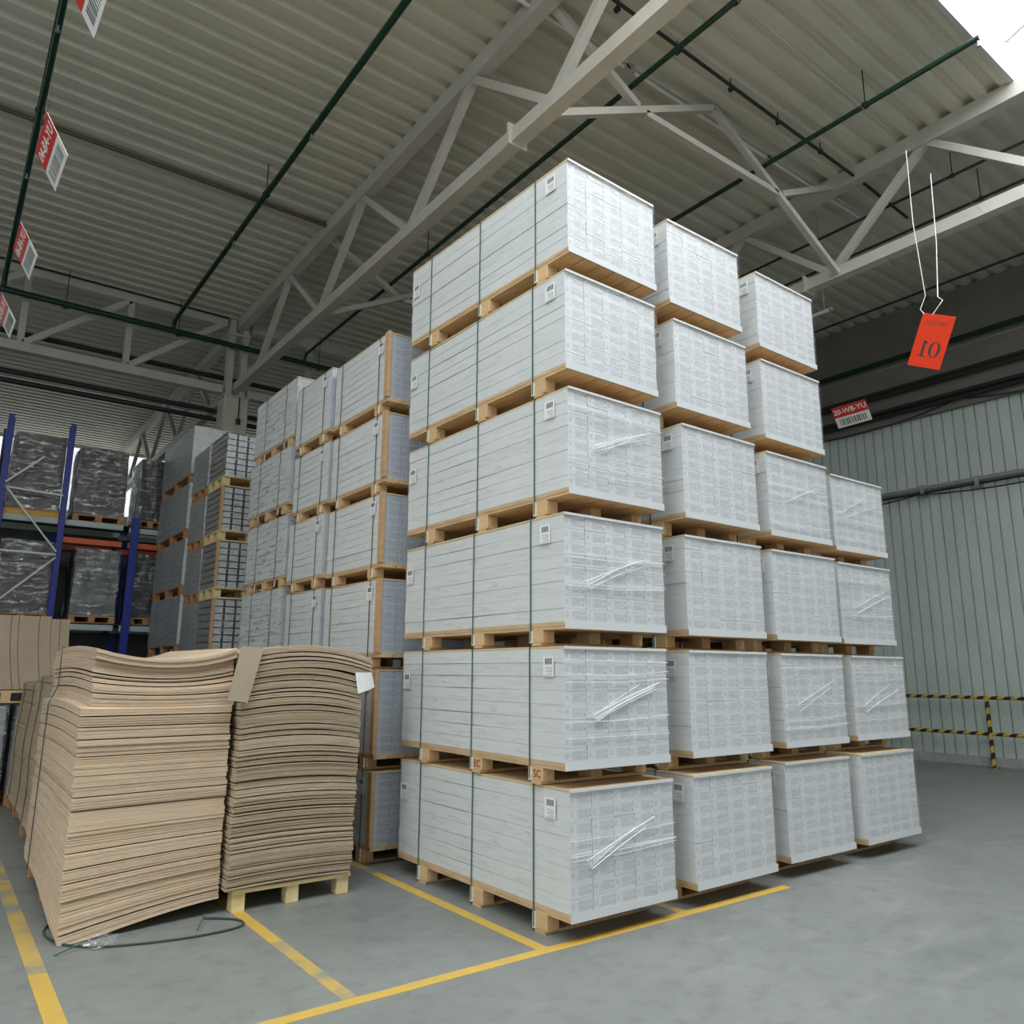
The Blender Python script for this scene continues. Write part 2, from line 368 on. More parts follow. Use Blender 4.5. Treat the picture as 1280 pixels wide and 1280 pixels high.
# cross braces between the two main trusses
def brace(y, label):
    t = thing('cross_brace', (1.3, y, ZL), label, 'brace', 'V shaped braces between the trusses')
    D = 5.66
    pts = [((.1, 0, .02), (D / 2, 0, 1.42)), ((D / 2, 0, 1.42), (D - .1, 0, -.02)), ((1.52, 0, .70), (D - 1.52, 0, .70)), ((.1, 0, 1.40), (1.40, 0, .74)), ((D - .1, 0, 1.38), (D - 1.40, 0, .74))]
    for a, b in pts:
        mb = MB(); mb.bar(a, b, .085); build('brace_member', mb, M['steel'], t)
brace(1.77, 'trussed V shaped brace spanning above the second tall carton stack')
brace(7.73, 'thin trussed brace between trusses above the rear wrapped stacks')
# column
t = thing('concrete_column', (1.26, 12.2, 0), 'square concrete column with steel head carrying the roof trusses', 'column')
mb = MB(); mb.box(-.25, -.25, 0, .25, .25, 7.2, b=.02); build('shaft', mb, M['column'], t)
for s in (-1, 1):
    mb = MB(); mb.box(s * .14 - .06, -.1, 7.2, s * .14 + .06, .1, 8.95); build('steel_post', mb, M['steel'], t)
mb = MB(); mb.box(-.27, -.2, 7.2, .27, .2, 7.24); mb.box(-.22, -.16, 8.6, .22, .16, 8.64); build('head_plate', mb, M['steel'], t)
mb = MB(); mb.tube([(.05, -.27, 7.2), (.05, -.27, 6.72)], .012); mb.tube([(.05, -.27, 6.72), (.05, -.27, 6.60)], .05, 10); build('lamp_pendant', mb, M['dark'], t)

# ------------------------------------------------------------------ pipes
def pipe(name, pts, r, mat, label, cat='pipe', group=None, hang=None, heads=None):
    o = thing(name, pts[0], label, cat, group); P0 = Vector(pts[0])
    mb = MB(); mb.tube([Vector(p) - P0 for p in pts], r, 10); build('pipe_run', mb, mat, o)
    for h in (hang or []):
        mb = MB(); p = Vector(h) - P0; mb.tube([p + Vector((0, 0, r)), p + Vector((0, 0, ZC - h[2]))], .008, 5); mb.tube([p + Vector((0, -.025, 0)), p + Vector((0, .025, 0))], r + .012, 10); build('hanger', mb, M['dark'], o)
    for h in (heads or []):
        mb = MB(); p = Vector(h) - P0; mb.tube([p - Vector((0, 0, r)), p - Vector((0, 0, r + .07))], .012, 6); mb.tube([p - Vector((0, 0, r + .06)), p - Vector((0, 0, r + .075))], .025, 8); build('sprinkler_head', mb, M['galv'], o)
    return o
ZP = 8.5
for x, ys, ye, lab in ((-2.99, -.95, 11.95, 'dark green sprinkler pipe at the far left above the barcode signs'),
                       (-.1, -.95, 11.95, 'dark green sprinkler pipe crossing the ceiling left of the truss'),
                       (2.66, -.95, 11.95, 'dark green sprinkler pipe just right of the main truss'),
                       (5.2, -1.02, 11.95, 'green sprinkler pipe ending by the skylight edge'),
                       (7.5, -.95, 11.95, 'dark sprinkler pipe just behind the right hand truss'),
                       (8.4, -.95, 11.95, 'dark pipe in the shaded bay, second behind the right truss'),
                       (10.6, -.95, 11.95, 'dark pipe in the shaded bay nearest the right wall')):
    g = 'sprinkler branch pipes along the ceiling'
    pts = [(x, ys, ZP), (x, ye - .1, ZP), (x, ye, ZP - .1), (x, ye, 8.34)]
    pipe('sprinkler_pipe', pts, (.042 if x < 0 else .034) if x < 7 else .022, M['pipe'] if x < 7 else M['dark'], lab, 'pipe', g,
         hang=[(x, y, ZP) for y in (.3, 6.6)], heads=[(x, y, ZP) for y in ((ys + .02, 4.9, 8.1) if x < 7 else (4.9, 8.1))])
pipe('sprinkler_main', [(-13.9, 11.9, 8.28), (12.0, 11.9, 8.28)], .06, M['pipe'], 'thick green main pipe in front of the left lattice truss', hang=[(x, 11.95, 8.28) for x in (-6, -4, -2, 0, 3, 6, 9)])
for z, yy, lab in ((7.78, 12.6, 'dark pipe behind the left lattice truss, upper of three'), (6.98, 12.5, 'black pipe under the left lattice truss, upper of the close pair'), (6.80, 12.5, 'black pipe under the left lattice truss, lower of the close pair')):
    pipe('service_pipe', [(-14, yy, z), (12.1, yy, z)], .05, M['dark'], lab, hang=[(x, yy, z) for x in (-8, -5.5)])
pipe('conduit', [(-13, 7.5, 8.93), (1.2, 7.5, 8.93)], .035, M['brownpipe'], 'brown conduit under the ceiling ahead of the left truss', 'conduit')
pipe('conduit', [(-13, 12.05, 8.93), (1.0, 12.05, 8.93)], .02, M['dark'], 'thin black conduit on the ceiling near the concrete column', 'conduit')
pipe('conduit', [(1.6, 1.30, 8.85), (7.2, 1.40, 8.85), (8.6, 1.46, 8.85)], .022, M['dark'], 'black conduit with clips running beside the ceiling lamps', 'conduit', hang=[(x, 1.38, 8.85) for x in (2, 3, 4, 5, 6)])
# ceiling lamps: long battens along x
for x0, x1, lab in ((-.9, 2.72, 'long ceiling batten lamp passing above the main truss'), (2.85, 5.58, 'long ceiling batten lamp with hooked end, between the trusses'), (5.72, 8.2, 'long ceiling batten lamp passing above the right truss')):
    t = thing('batten_lamp', (x0, 1.97, 8.93), lab, 'lamp', 'batten lamps in line under the ceiling')
    mb = MB(); mb.box(0, -.06, 0, x1 - x0, .06, .07, b=.01); build('lamp_body', mb, M['steel'], t)
    mb = MB(); mb.tube([(.03, 0, -.03), (x1 - x0 - .03, 0, -.03)], .025, 8); build('tube', mb, M['signwhite'], t)
    mb = MB(); L = x1 - x0; mb.tube([(L, 0, .06), (L + .04, -.02, .0), (L + .03, -.05, -.05), (L - .02, -.06, -.06)], .012, 6); build('hook', mb, M['dark'], t)
t = thing('wall_lamp', (7.62, 2.35, 7.3), 'small white tube lamp just under the right truss', 'lamp')
mb = MB(); mb.tube([(0, 0, 0), (-.02, 1.2, 0)], .03, 8); build('tube', mb, M['signwhite'], t)
mb = MB(); mb.tube([(0, -.03, 0), (0, 0, 0)], .038, 8); mb.tube([(-.02, 1.1, .02), (-.02, 1.1, 1.7)], .006, 5); mb.tube([(0, .1, .02), (0, .1, 1.7)], .006, 5); build('end_cap', mb, M['galv'], t)
# pipes along the right wall
for z, xo, r, mt_, lab in ((7.92, .30, .05, M['pipe'], 'dark green pipe high on the right wall panel'), (7.30, .28, .035, M['dark'], 'black pipe high on the right wall, below the green one'),
                     (7.20, .28, .035, M['dark'], 'black pipe high on the right wall, third from the ceiling'), (6.88, .26, .04, M['dark'], 'black pipe at the top edge of the ribbed wall, upper of two'), (6.78, .26, .04, M['dark'], 'black pipe at the top edge of the ribbed wall, lower of two')):
    pipe('wall_pipe', [(X1 - xo, -6, z), (X1 - xo, 12, z)], r, mt_, lab, 'pipe')
import itertools
def sag(name, x, ya, yb, z0, amp, per, r, mat, lab):
    o = thing(name, (x, ya, z0), lab, 'cable'); pts = []
    n = 60
    for i in range(n + 1):
        y = ya + (yb - ya) * i / n; f = ((y - ya) % per) / per; pts.append((0, y - ya, -amp * 4 * f * (1 - f)))
    mb = MB(); mb.tube(pts, r, 6); build('cable_run', mb, mat, o)
sag('wall_cable', X1 - .2, -6, 12, 6.78, .22, 4.2, .012, M['dark'], 'thin black cable sagging along the top of the ribbed wall')
t = thing('cable_tray', (X1 - .15, -6, 5.16), 'grey cable tray with loose pipes across the middle of the ribbed wall', 'cable tray')
mb = MB(); mb.tube([(0, 0, 0), (0, 18, .0)], .045, 8); build('conduit_run', mb, M['galv'], t)
mb = MB(); mb.tube([(-.02, 0, -.09), (-.02, 18, -.09)], .02, 6); build('conduit_run', mb, M['dark'], t)
mb = MB()
for k in range(18): mb.box(-.06, k + .2, -.14, .099, k + .27, .06)
build('bracket', mb, M['galv'], t)
sag('wall_cable', X1 - .24, -6, 12, 5.04, .10, 3.1, .014, M['dark'], 'loose grey cable drooping just under the wall cable tray')

# barrier by the wall
t = thing('hazard_barrier', (11.86, 2.456, 0), 'yellow and black striped steel barrier rail in front of the ribbed wall', 'barrier')
for z in (1.19, .57):
    mb = MB(); mb.tube([(0, -8, z), (0, 4.6, z)], .032, 10); build('rail', mb, M['hazard'], t)
for y in (-6, -3, 0, 3):
    mb = MB(); mb.tube([(0, y, 0), (0, y, 1.19)], .036, 10); mb.box(-.08, y - .08, 0, .08, y + .08, .012); build('post', mb, M['hazard'], t)

# ------------------------------------------------------------------ hanging signs
def hang_frame(center, u, v):
    u = Vector(u).normalized(); v = Vector(v); v = (v - u * v.dot(u)).normalized(); n = u.cross(v)
    m = Matrix((u, v, n)).transposed().to_4x4(); m.translation = Vector(center); return m
def barcode(mb, x0, x1, y0, y1, z, n=26):
    x = x0; k = 0
    while x < x1:
        w = (x1 - x0) / n * random.choice((.5, .8, 1.2)); mb.box(x, y0, z, min(x + w, x1), y1, z + .0008); x += w + (x1 - x0) / n * random.choice((.5, .8, 1.1))
def bar_sign(center, text, label):
    # faces the left aisle, lower edge swung out; u runs toward -y so the print reads mirrored as in the picture
    o = link('barcode_sign', None); o.matrix_world = hang_frame(center, (0.03, -1, .03), (-.5, 0, .87)); tag(o, label, 'sign', 'red and white location signs hung from wires')
    W, H = .51, .31
    mb = MB(); mb.box(-W / 2, -H / 2, -.004, W / 2, H / 2, .0); build('sign_board', mb, M['signwhite'], o)
    mb = MB(); mb.box(-W / 2, .0, 0, W / 2, H / 2, .0012); p = build('red_band', mb, M['red'], o)
    me = text_mesh(text, .108, .0006, M['signwhite'], False, .002); l = link('lettering', me, p, (0, H / 4, .002))
    mb = MB(); barcode(mb, -W / 2 + .06, W / 2 - .06, -H / 2 + .03, -.03, .0); build('barcode', mb, M['ink'], o)
    for s in (-1, 1):
        mb = MB(); q = o.matrix_world.inverted(); p0 = o.matrix_world @ Vector((s * W * .46, H / 2 - .01, 0)); mb.tube([q @ p0, q @ Vector((p0.x, p0.y, 5.76))], .0013, 5)
        build('wire', mb, M['dark'], o)
    return o
bar_sign((7.03, 1.83, 5.28), '20-WB-YU', 'red and white barcode sign hanging in front of the right ribbed wall')
bar_sign((-3.03, .47, 5.33), '02-BA-YU', 'red and white barcode sign cut off by the top left edge')
bar_sign((-3.02, 2.15, 5.25), '04-BA-YU', 'red and white barcode sign upper left, second from the top edge')
bar_sign((-3.03, 3.9, 5.28), '06-BA-YU', 'red and white barcode sign at left, third from the top edge')
bar_sign((-3.06, 5.55, 5.28), '08-BA-YU', 'red and white barcode sign at left, glare across its face')
bar_sign((-3.10, 7.3, 5.28), '10-BA-YU', 'barcode sign lowest at the left edge, only its corner showing')
# long wires the signs hang on
def wire(a, b, r, label):
    o = thing('support_wire', a, label, 'wire'); mb = MB(); mb.tube([(0, 0, 0), tuple(Vector(b) - Vector(a))], r, 5); build('wire_run', mb, M['galv'], o)
wire((-3.10, -4, 5.76), (-3.17, 12, 5.76), .0013, 'thin wire along the left lane that carries the row of barcode signs')
wire((6.95, -4, 5.76), (6.95, 12, 5.76), .0013, 'thin wire near the right truss that carries one barcode sign')
wire((-1, -.72, 6.9), (12.0, -.5, 6.75), .0012, 'thin taut wire that the orange sign hangs from')
# orange sign
Pc = Vector((4.054, -.655, 4.72)); u = Vector((.0646, -.2667, -.1253)) + Vector((.0626, -.2581, -.1217)); v = Vector((4.0, -.6338, 5.0104)) - Vector((4.045, -.4125, 4.5618)) + Vector((4.0646, -.9005, 4.8851)) - Vector((4.1076, -.6706, 4.4401))
o = link('aisle_sign', None); o.matrix_world = hang_frame(Pc, u, v); tag(o, 'orange rectangular sign hanging crooked on white cords', 'sign')
W, H = .297, .502
mb = MB(); mb.box(-W / 2, -H / 2, -.006, W / 2, H / 2, 0, b=.001); build('sign_board', mb, M['orange'], o)
mb = MB()       # figures: "01" seen mirrored, serif style
def ring(mb, cx, cy, rx_, ry_, tx, ty, n=28):
    vs = []
    for k in range(n):
        a = 2 * PI * k / n; vs += [(cx + rx_ * math.cos(a), cy + ry_ * math.sin(a), .001), (cx + (rx_ - tx) * math.cos(a), cy + (ry_ - ty) * math.sin(a), .001)]
    mb.add(vs, [(2 * k, 2 * ((k + 1) % n), 2 * ((k + 1) % n) + 1, 2 * k + 1) for k in range(n)])
ring(mb, .048, -.075, .052, .076, .026, .008)
mb.box(-.065, -.145, 0, -.040, .0, .001); mb.box(-.088, -.15, 0, -.017, -.142, .001)
mb.add([(-.065, 0, .001), (-.04, .0, .001), (-.018, -.028, .001), (-.02, -.036, .001), (-.042, -.02, .001)], [(0, 1, 2, 3, 4)])
build('figures', mb, M['dark'], o)
link('lettering', text_mesh('SEKTOR', .052, .0006, M['redink'], True, .001), o, (-.005, .165, .001))
mb = MB()
inv = o.matrix_world.inverted()
def cordp(pts): mb.tube([inv @ Vector(p) for p in pts], .0045, 6)
tl = o.matrix_world @ Vector((-W / 2 + .01, H / 2 - .01, 0)); tm = o.matrix_world @ Vector((-W / 2 + .085, H / 2 - .01, 0))
topA = Vector((4.0, -.64, 6.77)); topB = Vector((4.50, -.64, 6.72))
cordp([topA, topA.lerp(tl, .45) + Vector((.0, .01, 0)), topA.lerp(tl, .9) + Vector((0, -.03, 0)), tl + Vector((0, .03, .06)), tl])
cordp([topB, topB.lerp(tm, .5) + Vector((.06, -.02, 0)), topB.lerp(tm, .88) + Vector((.05, -.03, 0)), tm + Vector((.02, -.10, .12)), tm])
build('cord', mb, M['cord'], o)

# ------------------------------------------------------------------ pallet loads
def carton_mesh(L, w, h, seed, endmat, dip=.009, seg=14, side=None):
    r = random.Random(seed); mb = MB(); b = .002
    prof = [(-w / 2 + b, 0), (w / 2 - b, 0), (w / 2, b), (w / 2, h - b), (w / 2 - b, h), (-w / 2 + b, h), (-w / 2, h - b), (-w / 2, b)]
    c, s_, a = r.uniform(.1, .9) * L, r.uniform(.10, .3) * L, r.choice((0, 0, .3, .9)) * dip
    c2, s2, a2 = r.uniform(.1, .9) * L, r.uniform(.10, .2) * L, r.uniform(.0, .7) * dip
    vs = []
    for i in range(seg + 1):
        y = L * i / seg; e = 0
        if 0 < i < seg: e = a * math.exp(-((y - c) / s_) ** 2) + a2 * math.exp(-((y - c2) / s2) ** 2)
        for x, z in prof: vs.append((x, y, z - (e if z > h / 2 else 0)))
    fs = [(i * 8 + k, i * 8 + (k + 1) % 8, (i + 1) * 8 + (k + 1) % 8, (i + 1) * 8 + k) for i in range(seg) for k in range(8)]
    mb.add(vs, fs, 0); mb.add(vs[:8], [tuple(range(8))[::-1]], 1); mb.add(vs[-8:], [tuple(range(8))], 1)
    return mb.mesh('carton', [side or M['carton'], endmat])
_cm = {}
def cartons(L, w, h, endkey, side=None):
    k = (round(L, 3), round(w, 3), round(h, 4), endkey, side)
    if k not in _cm: _cm[k] = [carton_mesh(L, w, h, 100 + i, M[endkey], side=M[side] if side else None) for i in range(5)]
    return _cm[k]
def label_mesh():
    mb = MB(); mb.box(-.002, -.055, -.066, 0, .055, .062, 0)
    y = -.036
    while y < .034:
        w = random.choice((.0015, .003, .0045)); mb.box(-.0026, y, .012, -.002, y + w, .050, 1); y += w + random.choice((.0015, .003))
    for k in range(5): mb.box(-.0026, -.04, -.06 + k * .012, -.002, random.uniform(.0, .04), -.056 + k * .012, 2)
    return mb.mesh('label', [M['paper'], M['ink'], M['greyink']])
LAB = label_mesh()
def block_mesh(sx, sy, sz, mat):
    mb = MB(); mb.box(-sx / 2, -sy / 2, 0, sx / 2, sy / 2, sz, b=.003); return mb.mesh('block', mat)
_sh = {}
def shared(key, fn):
    if key not in _sh: _sh[key] = fn()
    return _sh[key]
def film_mesh(W, L, H, mat, amp=.004, off=.006, z0=.0, seed=1, top=True):
    r = random.Random(seed); mb = MB(); n = 10
    def face(p, du, dv, nu, nv, nrm):
        vs = []
        for j in range(nv + 1):
            for i in range(nu + 1):
                e = r.uniform(-amp, amp) * .6 if 0 < i < nu and 0 < j < nv else 0
                q = Vector(p) + Vector(du) * i / nu + Vector(dv) * j / nv + Vector(nrm) * e; vs.append(q)
        mb.add(vs, [(j * (nu + 1) + i, j * (nu + 1) + i + 1, (j + 1) * (nu + 1) + i + 1, (j + 1) * (nu + 1) + i) for j in range(nv) for i in range(nu)], 0, True)
    o = off; hh = H - z0
    face((-o, -o, z0), (W + 2 * o, 0, 0), (0, 0, hh), 14, 10, (0, -1, 0))
    face((-o, L + o, z0), (0, -L - 2 * o, 0), (0, 0, hh), 20, 10, (-1, 0, 0))
    face((W + o, -o, z0), (0, L + 2 * o, 0), (0, 0, hh), 20, 10, (1, 0, 0))
    face((W + o, L + o, z0), (-W - 2 * o, 0, 0), (0, 0, hh), 14, 10, (0, 1, 0))
    if top: face((-o, -o, H + .004), (W + 2 * o, 0, 0), (0, L + 2 * o, 0), 10, 16, (0, 0, 1))
    return mb.mesh('stretch_film', mat)

def load(x, y, rz, z0, z1, W, L, label, group, cols=5, rows=8, gapb=.10, end='cartonend', side=None, wood='wood', straps=(.375, 1.08, 1.82), blocks=(.30, 1.0, 1.75),
         fm='film', corner=False, labels=True, strand=0, jit=1.0, band=True, cgap=.004, seed=0, strapmat='strap', deckh=.045, toph=.022, blk=(.10, .14), cov='board', endoff=0):
    """one strapped pallet load: z0 = underside of the deck, gapb = height of blocks below it"""
    rr = random.Random(seed * 7 + 3)
    t = thing('pallet_load', (x, y, z0 - gapb), label, 'pallet load', group, rz)
    g = gapb; H = z1 - z0
    # pallet
    key = (round(W, 2), round(L, 2), wood, round(deckh, 3))
    def mk():
        mb = MB(); n = 6; bw = W / n
        for k in range(n): mb.box(k * bw + .004, 0.0, 0, (k + 1) * bw - .004, L, deckh * .5)
        mb.box(0, 0, deckh * .5, W, L, deckh); return mb.mesh('deck', M[wood])
    link('deck', shared(('deck',) + key, mk), t, (0, 0, g))
    for yb in blocks:
        def mk():
            mb = MB(); mb.box(0, -.05, 0, W, .05, .018); return mb.mesh('skid', M[wood])
        link('skid', shared(('skid',) + key, mk), t, (0, yb, 0))
        for xb in (blk[0] / 2 + .002, W / 2, W - blk[0] / 2 - .002):
            link('block', shared(('block', round(g, 3), wood, blk), lambda: block_mesh(blk[0], blk[1], g - .0185, M[wood])), t, (xb, yb, .0182))
    # cartons
    ch = (H - deckh - toph) / rows; cw = W / cols
    ms = cartons(L - .012, cw - cgap, ch - .0009 - max(0, cgap - .004) * .6, end, side)
    for r in range(rows):
        for c in range(cols):
            dx = rr.uniform(-.0015, .0015) * jit; dy = rr.uniform(-.001, .0015) * jit
            if c == 0: dx -= rr.uniform(0, .003) * jit
            o = link('carton', rr.choice(ms), t, (cw * (c + .5) + dx, .006 + dy + endoff, g + deckh + ch * r + .0005), rr.uniform(-.0012, .0012) * jit)
    def mk():
        mb = MB(); mb.box(0, 0, 0, W, L, toph - .005, b=.002); return mb.mesh('cover_board', M[cov])
    link('cover_board', shared(('cov',) + key + (cov, round(toph, 3)), mk), t, (0, 0, g + H - toph))
    # straps
    for ys in straps:
        def mk():
            mb = MB(); o = .008; w = .0055
            mb.box(-o - .002, -w, .03, -o, w, g + H - .001); mb.box(W + o, -w, .03, W + o + .002, w, g + H - .001)
            mb.box(-o - .002, -w, g + H - .0035, W + o + .002, w, g + H - .001); mb.box(-o - .002, -w, .012, W + o, w, .0145); return mb.mesh('strap', M[strapmat])
        s = link('strap', shared(('strap', round(H, 3), round(g, 3), strapmat, round(W, 2)), mk), t, (0, ys - .022 + rr.uniform(-.003, .003), 0))
        def mk():
            mb = MB(); mb.box(-.008, -.013, .02, .0018, .013, g * .98); return mb.mesh('strap_guard', M['clip'])
        link('strap_guard', shared(('guard', round(g, 3)), mk), s)
    # film
    link('stretch_film', shared(('film', round(W, 2), round(L, 2), round(H, 3), fm, seed % 3), lambda: film_mesh(W, L, H - .009, M[fm], seed=seed)), t, (0, 0, g))
    if band:
        def mk():
            mb = MB(); mb.box(-.006, -.0085, .002, W - .001, -.0065, .054); return mb.mesh('film_hem', M['hem'])
        link('film_hem', shared(('hem', round(W, 2)), mk), t, (0, 0, g))
        def mk():
            mb = MB(); mb.box(-.004, -.0085, -.024, W - .004, -.0065, -.007); return mb.mesh('film_hem', M['hem'])
        link('film_hem', shared(('hemtop', round(W, 2)), mk), t, (0, 0, g + H))
    if strand:
        mb = MB(); n = strand
        xa = rr.uniform(.10, .25) * W; za = rr.uniform(.35, .5) * H
        for k in range(n):
            q = k / max(1, n - 1); a = (xa + q * .04, -.012, g + za - q * .05); b = (xa + W * rr.uniform(.45, .68), -.012, g + za + .20 - q * .06)
            mb.tube([a, ((a[0] + b[0]) / 2, -.0145, (a[2] + b[2]) / 2 + .008), b], rr.uniform(.0012, .0034), 5)
        for k in range(5):
            z = g + rr.uniform(.1, .9) * H; mb.tube([(0, -.012, z), (W * .5, -.012, z + rr.uniform(-.01, .01)), (W, -.012, z + rr.uniform(-.01, .03))], .0018, 5)
        build('film_strand', mb, M['filmstrand'], t)
    if corner:
        for yy in ((-.004, .055), ):
            mb = MB(); mb.box(-.014, yy[0], deckh, -.008, yy[1], H - .002); mb.box(-.014, yy[0] - .008, deckh, .02, yy[0] - .002, H - .002)
            link('corner_board', mb.mesh('corner_board', M['edgeboard']), t, (0, 0, g))
    if labels:
        link('label', LAB, t, (-.012, .16 + rr.uniform(-.03, .03), g + H - toph - .11))
        if L > 1.6: link('label', LAB, t, (-.012, L - .09, g + H * .68))
    return t

Z = [0.12, 0.8913, 0.9966, 1.7691, 1.8727, 2.6455, 2.7674, 3.5341, 3.6581, 4.4182, 4.5379, 5.2956]
POS = [[(0, 0, .22), (-.0365, -.0014, -.6), (-.0314, -.0051, -.34), (.0117, -.0082, 1.0), (.0068, .0053, 1.1), (.0214, -.017, 2.0)],
       [(1.1828, .0296, .91), (1.2163, .0508, .01), (1.2612, .0846, -.47), (1.255, .0628, .78), (1.2179, .0746, .33), (1.185, .0745, .55)],
       [(2.4063, .1188, -.29), (2.4366, .1128, .32), (2.3935, .1052, -.74), (2.4413, .1327, .1), (2.4782, .154, .37), (2.491, .1626, .88)],
       [(3.5502, .1144, .14), (3.6124, .1684, -.14), (3.5397, .1849, -.29), (3.6271, .2392, -.48)]]
CN = ['in the nearest tall column of cartons', 'in the second column from the left', 'in the third column from the left', 'in the short rightmost column']
TN = ['bottom', 'second from floor', 'third from floor', 'fourth from floor', 'fifth from floor', 'top']
for ci, colm in enumerate(POS):
    for ti, (x, y, a) in enumerate(colm):
        gapb = Z[2 * ti] - (Z[2 * ti - 1] if ti else 0) - (.001 if ti else 0)
        tn = 'top tier' if ti == len(colm) - 1 else ('bottom tier' if ti == 0 else TN[ti])
        load(x, y, math.radians(a), Z[2 * ti], Z[2 * ti + 1], .938, 2.135, 'strapped pallet load of white cartons, %s %s' % (tn, CN[ci]), 'white carton loads in the four front columns',
             gapb=gapb, seed=ci * 10 + ti + 1, strand=(5, 7, 5, 4, 0, 0)[ti] if ci == 0 else rrs if (rrs := (random.choice((0, 0, 2)) if ti < 4 else 0)) else 0)
# stamps on two blocks of the second tier
for yb, tx in ((.985, 'EC'), (.285, 'SC')):
    pl = [o for o in bpy.data.objects if o.name.startswith('pallet_load') and o.parent is None][1]
    me = text_mesh(tx, .07, .0006, M['redink']); me.transform(Matrix(((0, 0, -1, 0), (-1, 0, 0, 0), (0, 1, 0, 0), (0, 0, 0, 1))))
    link('stamp', me, pl, (-.001, yb, .062))

# lane behind the nearest column
zA = [.12, .86, 1.72, 2.52, 3.31, 4.09]; hA = .70
for nm, y0, L, xo, zz, hh, wdk in (('close behind the nearest column', 2.42, 1.2, -.12, zA, .70, 0), ('one place further back behind the nearest column', 3.70, .98, -.12, [z + .02 for z in zA], .73, 0), ('dark wrapped, third back in the left lane', 4.78, 1.42, -.12, [.12, .97, 1.82, 2.64, 3.5, 4.32], .76, 1)):
    zp = 0
    for ti, z in enumerate(zz):
        nx = zz[ti + 1] - .10 if ti < 5 else z + hh
        hgt = nx - z
        jx = random.uniform(-.02, .02) if y0 > 2.5 else 0
        tn = TN[ti] + ' tier' if ti in (0, 5) else TN[ti]
        load(xo + jx, y0, 0, z, z + hgt, .92, L, ('grey carton load ' if not wdk else 'film wrapped carton load ') + nm + ', ' + tn, 'wrapped loads in the lane behind the nearest column',
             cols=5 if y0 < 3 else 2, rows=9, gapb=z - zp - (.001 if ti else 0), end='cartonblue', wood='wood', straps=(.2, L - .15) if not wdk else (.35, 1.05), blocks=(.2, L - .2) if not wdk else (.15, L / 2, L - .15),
             fm='filmheavy' if wdk else 'film', corner=(y0 < 3 and ti > -1), labels=not wdk, seed=50 + ti + int(y0 * 10), strapmat='strapdark', deckh=.04, toph=.018, band=False)
        zp = z + hgt
# rear stacks with open-faced small cartons
zD = [.12, 1.0, 1.87, 2.74, 3.57, 4.38]
for nm, y0, L, top, lv in (('with dark gapped small cartons facing front', 7.5, .85, 5.07, zD), ('directly behind the dark gapped cartons', 8.4, .88, 5.07, zD), ('at the far end beside the blue rack', 9.42, 2.0, 5.66, [.12, 1.05, 1.98, 2.93, 3.86, 4.80])):
    zp = 0
    for ti, z in enumerate(lv):
        nx = lv[ti + 1] - .13 if ti < 5 else top
        tn = TN[ti] + ' tier' if ti in (0, 5) else TN[ti]
        first = y0 < 8
        load(-.11 + random.uniform(-.015, .015), y0, 0, z, nx, .94, L, 'grey wrapped stack load %s, %s' % (nm, tn), 'rear grey wrapped stacks', cols=6 if first else 2, rows=7, gapb=z - zp - (.001 if ti else 0),
             end='cartonsmall' if first else 'carton', side='brownside' if first else 'greywrap', wood='yellowwood' if first else 'oldwood', straps=(), blocks=(.1, L / 2, L - .1), fm='filmheavy', corner=first and ti < 5, labels=False,
             cgap=.03 if first else .004, seed=90 + ti, band=False, deckh=.03, toph=.01, blk=(.1, .12))
        zp = nx
# stack in the next lane of which the lit top shows over the wrapped one
zp = 0
for ti, z in enumerate([.12, 1.02, 1.92, 2.82, 3.72, 4.62]):
    nx = z + .76 if ti < 5 else 5.36
    load(.95, 5.05, 0, z, nx if ti == 5 else [.12, 1.02, 1.92, 2.82, 3.72, 4.62][ti + 1] - .12, .92, 1.2, 'white carton load behind the wrapped lane, %s' % (TN[ti] + ' tier' if ti in (0, 5) else TN[ti]), 'white carton stack in the second lane',
         cols=2, rows=6, gapb=z - zp - (.001 if ti else 0), straps=(), blocks=(.15, 1.05), labels=False, seed=130 + ti, band=False)
    zp = nx if ti == 5 else [.12, 1.02, 1.92, 2.82, 3.72, 4.62][ti + 1] - .12

